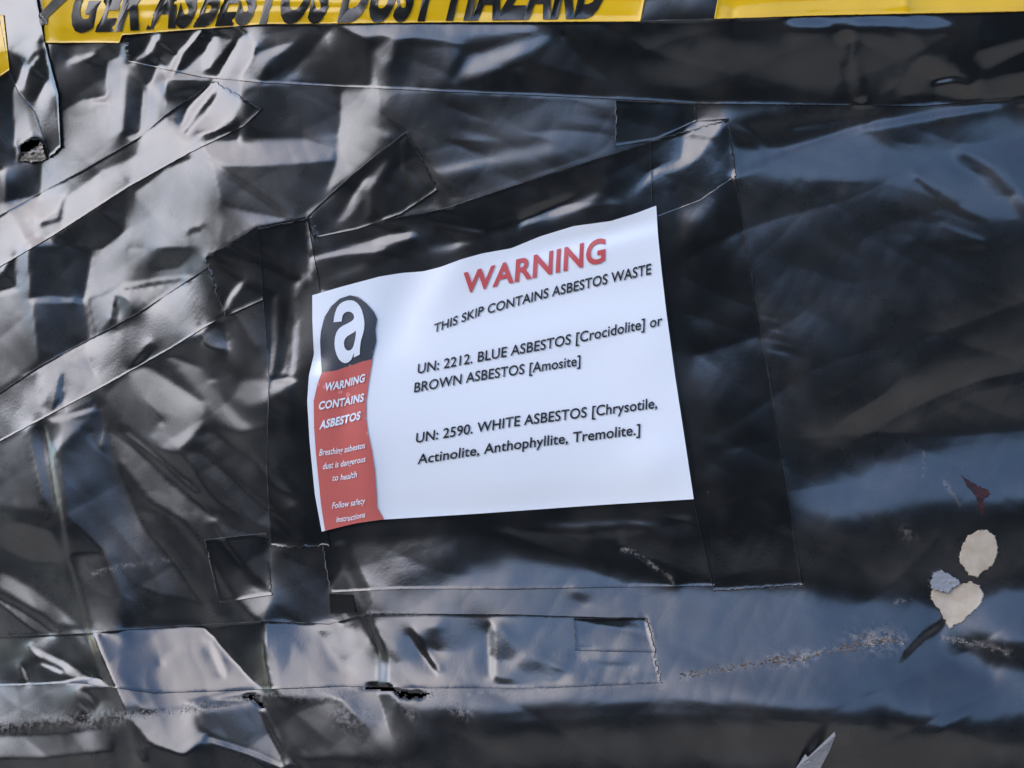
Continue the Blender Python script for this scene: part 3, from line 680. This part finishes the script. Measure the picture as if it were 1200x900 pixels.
def dice(bm, step, axis_n=2):
    for ax in range(axis_n):
        lo = min(v.co[ax] for v in bm.verts); hi = max(v.co[ax] for v in bm.verts); k = math.floor(lo/step)*step+step
        while k < hi:
            no = [0, 0, 0]; no[ax] = 1; c = [0, 0, 0]; c[ax] = k
            bmesh.ops.bisect_plane(bm, geom=bm.verts[:]+bm.edges[:]+bm.faces[:], plane_co=c, plane_no=no); k += step
def print_mesh(name, bm, place, m, parent, base, label=None):
    """bm holds a flat shape in photo positions (x right, y down); it is laid on the surface by place()"""
    bmesh.ops.triangulate(bm, faces=bm.faces[:]); vs = np.array([v.co[:2] for v in bm.verts]); P = place(vs[:, 0], vs[:, 1])-base
    bm.verts.index_update(); fs = []
    for f in bm.faces:
        i = [v.index for v in f.verts]; a, b, c = P[i[0]], P[i[1]], P[i[2]]
        fs.append(i if np.dot(np.cross(b-a, c-a), WL) > 0 else i[::-1])
    o = mesh_obj(name, P, fs, m, parent); bm.free()
    if label: o['label'] = label
    return o
def shape_bm(loops, step=3):
    cu = bpy.data.curves.new('tmp', 'CURVE'); cu.dimensions = '2D'; cu.fill_mode = 'BOTH'
    for L in loops:
        sp = cu.splines.new('POLY'); sp.points.add(len(L)-1); sp.use_cyclic_u = True
        for p, q in zip(sp.points, L): p.co = (q[0], q[1], 0, 1)
    ob = bpy.data.objects.new('tmp', cu); me = ob.to_mesh(); bm = bmesh.new(); bm.from_mesh(me); ob.to_mesh_clear(); bpy.data.objects.remove(ob); bpy.data.curves.remove(cu)
    dice(bm, step); return bm
def text_bm(body, base_pts, up0, up1, cap0, cap1, bold=0.0, step=5, shear=0.0, squeeze=None):
    """a line of lettering whose feet run along base_pts"""
    cu = bpy.data.curves.new('tmp', 'FONT'); cu.body = body; cu.size = 1; cu.offset = bold; cu.shear = shear; cu.resolution_u = 4; cu.space_character = 1.0 + bold*1.5
    ob = bpy.data.objects.new('tmp', cu); COL.objects.link(ob); dg = bpy.context.evaluated_depsgraph_get(); me = bpy.data.meshes.new_from_object(ob.evaluated_get(dg))
    bm = bmesh.new(); bm.from_mesh(me); bpy.data.meshes.remove(me); bpy.data.objects.remove(ob); bpy.data.curves.remove(cu)
    x0 = min(v.co.x for v in bm.verts); x1 = max(v.co.x for v in bm.verts)
    p = np.array(base_pts, float); d = np.r_[0, np.cumsum(np.hypot(*np.diff(p, axis=0).T))]; CAPH = .729
    Ls = d[-1]; sc = Ls/(x1-x0)
    for v in bm.verts: v.co.x = (v.co.x-x0)*sc; v.co.y = v.co.y/CAPH*cap0
    dice(bm, step, 1)
    for v in bm.verts:
        q = v.co.x; f = q/Ls; yy = v.co.y/cap0*(cap0*(1-f)+cap1*f)
        v.co.x = np.interp(q, d, p[:, 0]) + (up0[0]*(1-f)+up1[0]*f)*yy; v.co.y = np.interp(q, d, p[:, 1]) + (up0[1]*(1-f)+up1[1]*f)*yy
    return bm
pl = lambda x, y: on_paper(x, y, .0008)
pl2 = lambda x, y: on_paper(x, y, .0015)
U0, U1 = (.09, -1), (.03, -1)
LINES = [('WARNING', [(541,344),(620,326),(709,306)], 25, 29, .025, REDINK, 'red WARNING heading'),
         ('THIS SKIP CONTAINS ASBESTOS WASTE', [(508,390),(562,370),(640,349),(700,335),(763,321)], 10.5, 13, .016, INK, None),
         ('UN: 2212. BLUE ASBESTOS [Crocidolite] or', [(489,438),(560,424),(640,409),(776,381)], 12, 13, .013, INK, None),
         ('BROWN ASBESTOS [Amosite]', [(485,460),(560,446),(680,428)], 12, 12.5, .013, INK, None),
         ('UN: 2590. WHITE ASBESTOS [Chrysotile,', [(487,519),(600,500),(770,478)], 12, 13, .013, INK, None),
         ('Actinolite, Anthophyllite, Tremolite.]', [(489,544),(600,527),(750,509)], 12, 13, .013, INK, None)]
for body, bp, c0, c1, bold, m, lab in LINES:
    print_mesh('lettering', text_bm(body, bp, U0, U1, c0, c1, bold), pl, m, sign, sb, lab)
# dark arch with the letter a, and the red band below it
arch = [(377,437),(376,420),(375,400),(376,388),(380,372),(388,359),(398,350),(410,346),(420,348),(430,356),(438,365),(442,374),(440,386),(441,400),(438,412),(436,421),(424,424),(410,429),(395,434)]
red = [(377,436.5),(395,433.5),(410,428.5),(424,423.5),(436.5,420.5),(433,440),(429,469),(429,490),(431,507),(436,530),(439,550),(441,575),(442,595),(450,608.6),(430,611),(412,614.3),(381,622),(379,610),(376,590),(373,560),(370,530),(368,500),(367.5,470),(372,450)]
zz = lambda L: [(360+x*.13333, 330+y*.13333) for x, y in L]
aout = zz([(232,358),(236,315),(245,275),(262,228),(283,200),(310,180),(345,167),(378,163),(410,168),(440,188),(462,215),(480,250),(494,300),(503,360),(500,420),(487,470),(472,520),(464,580),(462,640),(410,668),(411,625),(402,650),(388,684),(365,707),(335,718),(305,708),(278,682),(258,642),(245,595),(240,548),(244,490),(258,445),(280,412),(310,390),(350,370),(390,348),(408,330),(413,310),(405,285),(385,268),(358,263),(332,272),(313,295),(306,322),(303,350)])
ain = zz([(428,430),(427,470),(418,525),(404,575),(385,600),(362,608),(340,598),(326,572),(322,540),(330,508),(350,482),(385,460),(410,446)])
band = print_mesh('warning_band', shape_bm([red]), pl, BANDRED, sign, sb, 'red band with white safety text')
arch_o = print_mesh('arch', shape_bm([arch]), pl, BANDDARK, sign, sb, 'dark arch with white letter a')
print_mesh('letter', shape_bm([aout, ain], 5), pl2, WHITEINK, arch_o, np.zeros(3)+sb)
BL = [('WARNING', [(380,458),(400,455),(427,447)], 9.5, 9.5, .02), ('CONTAINS', [(373,480),(400,476),(426,470)], 9.5, 9.5, .02), ('ASBESTOS', [(374,503),(400,497),(422,491)], 10, 9.5, .025),
      ('Breathing asbestos', [(374,534),(400,531),(427.5,525)], 8, 7.5, 0), ('dust is dangerous', [(378,550),(400,547),(428,541)], 8, 7.5, 0), ('to health', [(389,563.5),(405,562),(418,559)], 7.5, 7.5, 0),
      ('Follow safety', [(389,596),(405,594),(427.5,590)], 7.5, 7.5, 0), ('instructions', [(394,612),(410,610),(427.5,606)], 7, 7, 0)]
for body, bp, c0, c1, bold in BL:
    print_mesh('lettering', text_bm(body, bp, (.17,-1), (.12,-1), c0, c1, bold+.015), pl2, WHITEINK, band, sb)
# ------------------------------------------------------------------ lettering on the hazard tape
yb = np.array(y1.location)
print_mesh('lettering', text_bm('GER ASBESTOS DUST HAZARD', [(78,34),(130,33),(200,29),(310,24),(413,22),(520,20),(704,17)], (.28,-1), (.22,-1), 62, 66, .05), lambda x, y: at(x, y, .0024), TAPEINK, y1, yb)
print_mesh('stripe', shape_bm([[(47,30),(45,18),(74,-14),(92,-14),(56,20),(55,28)]]), lambda x, y: at(x, y, .0024), TAPEINK, y1, yb)

# ------------------------------------------------------------------ pale splashes, rust smear, loose shards, dirt
CREAM = speckled('dried_plaster', (.47,.38,.28), (.58,.49,.38), 110, .35, .65, .85, .2)
n_ = CREAM.node_tree; _t = n_.nodes.new('ShaderNodeTexNoise'); _t.inputs['Scale'].default_value = 500; _b = n_.nodes.new('ShaderNodeBump'); _b.inputs['Strength'].default_value = .35; _b.inputs['Distance'].default_value = .001
n_.links.new(_t.outputs['Fac'], _b.inputs['Height']); n_.links.new(_b.outputs['Normal'], n_.nodes['Principled BSDF'].inputs['Normal'])
RUST = speckled('rust_smear', (.02,.008,.009), (.05,.012,.012), 240, .4, .6, .5, .3)
SILVER = mat('crinkled_film', (.30,.31,.33), .22, 1.6, bump=.9, bscale=380)
def blob(name, outline, thick, m, label, cat, group=None, jag=1.0, rough_h=.00001, sink=.002):
    """a crust of something stuck on the plastic, with a rounded rim"""
    o = resample(outline+[outline[0]], 90)[:-1]; o = o + rng.normal(0, jag*.6, o.shape); c = o.mean(0); n = len(o)
    bm = shape_bm([[tuple(c+(q-c)*.95) for q in o]], 3.0); bmesh.ops.triangulate(bm, faces=bm.faces[:]); bm.verts.index_update()
    vs = np.array([v.co[:2] for v in bm.verts]); P = at(vs[:, 0], vs[:, 1], thick+rough_h*(np.sin(vs[:, 0]*.9+1.3*np.sin(vs[:, 1]*.7))+np.sin(vs[:, 1]*1.1+np.sin(vs[:, 0]*.5))))
    fs = []
    for f in bm.faces:
        i = [v.index for v in f.verts]; fs.append(i if np.dot(np.cross(P[i[1]]-P[i[0]], P[i[2]]-P[i[0]]), WL) > 0 else i[::-1])
    bm.free(); k = len(P); R = []
    for f, hh in ((.945, thick), (.985, thick*.7), (1.0, -sink)):
        q = c+(o-c)*f; R.append(at(q[:, 0], q[:, 1], hh))
    for a in range(2):
        for i in range(n):
            q = (k+a*n+i, k+(a+1)*n+i, k+(a+1)*n+(i+1) % n, k+a*n+(i+1) % n); fs.append(q)
    P = np.concatenate([P]+R); base = P.mean(0); ob = mesh_obj(name, P-base, fs, m); ob.location = base
    return tag(ob, label, cat, group)
blob('plaster_splash', [(1124,652),(1127,640),(1135,627),(1146,622),(1158,621),(1166,628),(1170,643),(1167,658),(1160,666),(1152,670),(1146,677),(1136,674),(1130,666),(1125,660)], .0016, CREAM, 'round cream dried splash stuck on the black plastic', 'splash')
heart = [(1090,698),(1094,688),(1106,694),(1118,688),(1126,684),(1138,682),(1148,685),(1154,696),(1150,708),(1142,716),(1134,722),(1126,731),(1118,733),(1112,738),(1109,730),(1104,720),(1096,710)]
blob('plaster_splash', heart, .0016, CREAM, 'heart shaped cream dried splash below the round one', 'splash')
blob('plastic_scrap', [(1090,682),(1093,672),(1102,668),(1112,672),(1124,680),(1127,684),(1116,690),(1110,696),(1100,692),(1092,690)], .0034, SILVER, 'crumpled clear film scrap on the heart shaped splash', 'scrap', rough_h=.0001)
blob('rust_smear', [(1126,556),(1134,562),(1146,569),(1156,573),(1162,579),(1156,583),(1152,588),(1155,597),(1152,605),(1146,596),(1146,588),(1142,580),(1134,570)], .00012, RUST, 'dark red smear above the round cream splash', 'smear', rough_h=.00005)
blob('fabric_tuft', [(22,188),(30,180),(44,172),(48,166),(52,176),(55,186),(48,189),(36,190)], .002, speckled('frayed_fabric', (.30,.25,.20), (.55,.49,.42), 700, .4, .6, .9, .1), 'frayed beige fabric showing through the snag near the yellow tape', 'fabric', rough_h=.0006)
# loose shard of film standing off the bottom edge
def shard(pts, lift, label):
    a = [at(np.array(x), np.array(y), .001+l) for (x, y), l in zip(pts, lift)]; c = np.mean(a, 0); n = len(a)
    vs = [p-c for p in a]+[p-c-WL*.0006 for p in a]; fs = [(0,i,i+1) for i in range(1, n-1)]+[(n,n+i+1,n+i) for i in range(1, n-1)]+[(i,n+i,n+(i+1) % n,(i+1) % n) for i in range(n)]
    o = mesh_obj('film_shard', vs, fs, SILVER, smooth=False); o.location = c; tag(o, label, 'plastic scrap')
shard([(932,902),(944,884),(950,892),(956,884),(966,876),(978,858),(979,862),(972,880),(962,899),(955,910)], [0,.004,.006,.003,.008,.016,.016,.010,.004,0], 'pointed silvery film shard sticking up from the lower edge')
# small dirt along the rim and dust specks over the plastic: nobody could count them
def crumbs(name, spots, m, label):
    vs, fs = [], []
    for x, y, sz in spots:
        p = at(np.array(x), np.array(y), sz*.0002); k = len(vs); r = sz*.0006
        for a in range(5):
            th = a*1.2566+rng.uniform(-.4, .4); vs.append(p+UL*math.cos(th)*r*rng.uniform(.5, 1.5)+VL*math.sin(th)*r*rng.uniform(.4, 1.1)-WL*.0004)
        vs.append(p+WL*r*rng.uniform(.1, .4)+UL*rng.normal(0, r*.3)); fs += [(k+a, k+(a+1) % 5, k+5) for a in range(5)]
    o = mesh_obj(name, vs, fs, m, smooth=False); tag(o, label, kind='stuff'); return o
def along(pts, n, spread, smin, smax):
    q = resample(pts, 400); i = rng.integers(0, 400, n); return [(q[k, 0]+rng.normal(0, 2), q[k, 1]+rng.normal(0, spread), rng.uniform(smin, smax)) for k in i]
RIM = [(800,792),(850,783),(900,775),(950,768),(1000,757),(1040,750),(1060,752)]
RIM2 = [(1105,748),(1150,755),(1180,764)]; RIM3 = [(0,850),(60,846),(140,840),(180,836),(240,828),(310,818)]; RIM4 = [(310,815),(350,810),(430,806),(500,815),(560,812),(640,808),(775,800)]
PALE = speckled('pale_dirt', (.12,.10,.09), (.36,.33,.30), 60, .35, .65, .9, .1); BROWN = speckled('brown_dirt', (.05,.035,.025), (.20,.13,.08), 70, .35, .65, .9, .1)
crumbs('pale_dirt', along(RIM, 150, 2.6, .3, 1.8)+along(RIM2, 50, 2, .3, 1.4)+along(RIM3, 260, 3.0, .3, 1.5)+along(RIM4, 200, 2.5, .3, 1.1)+along([(1000,752),(1040,748)], 90, 5, .6, 2)+along([(500,812),(545,835)], 120, 6, .3, 1.3)+along([(400,838),(440,840)], 80, 8, .3, 1.2), PALE, 'pale gritty dirt scattered along the lower rim')
crumbs('brown_dirt', along(RIM, 170, 2.4, .4, 2.0)+along(RIM3, 160, 3.0, .5, 1.5)+along([(905,776),(945,772)], 60, 3, .5, 1.6)+along([(1010,752),(1050,750)], 50, 3, .5, 1.6), BROWN, 'brown rusty dirt scattered along the lower rim')
crumbs('dust_specks', [(rng.uniform(-100, 1300), rng.uniform(-20, 900), rng.uniform(.2, .6)) for _ in range(320) ], PALE, 'tiny pale dust specks on the black plastic')
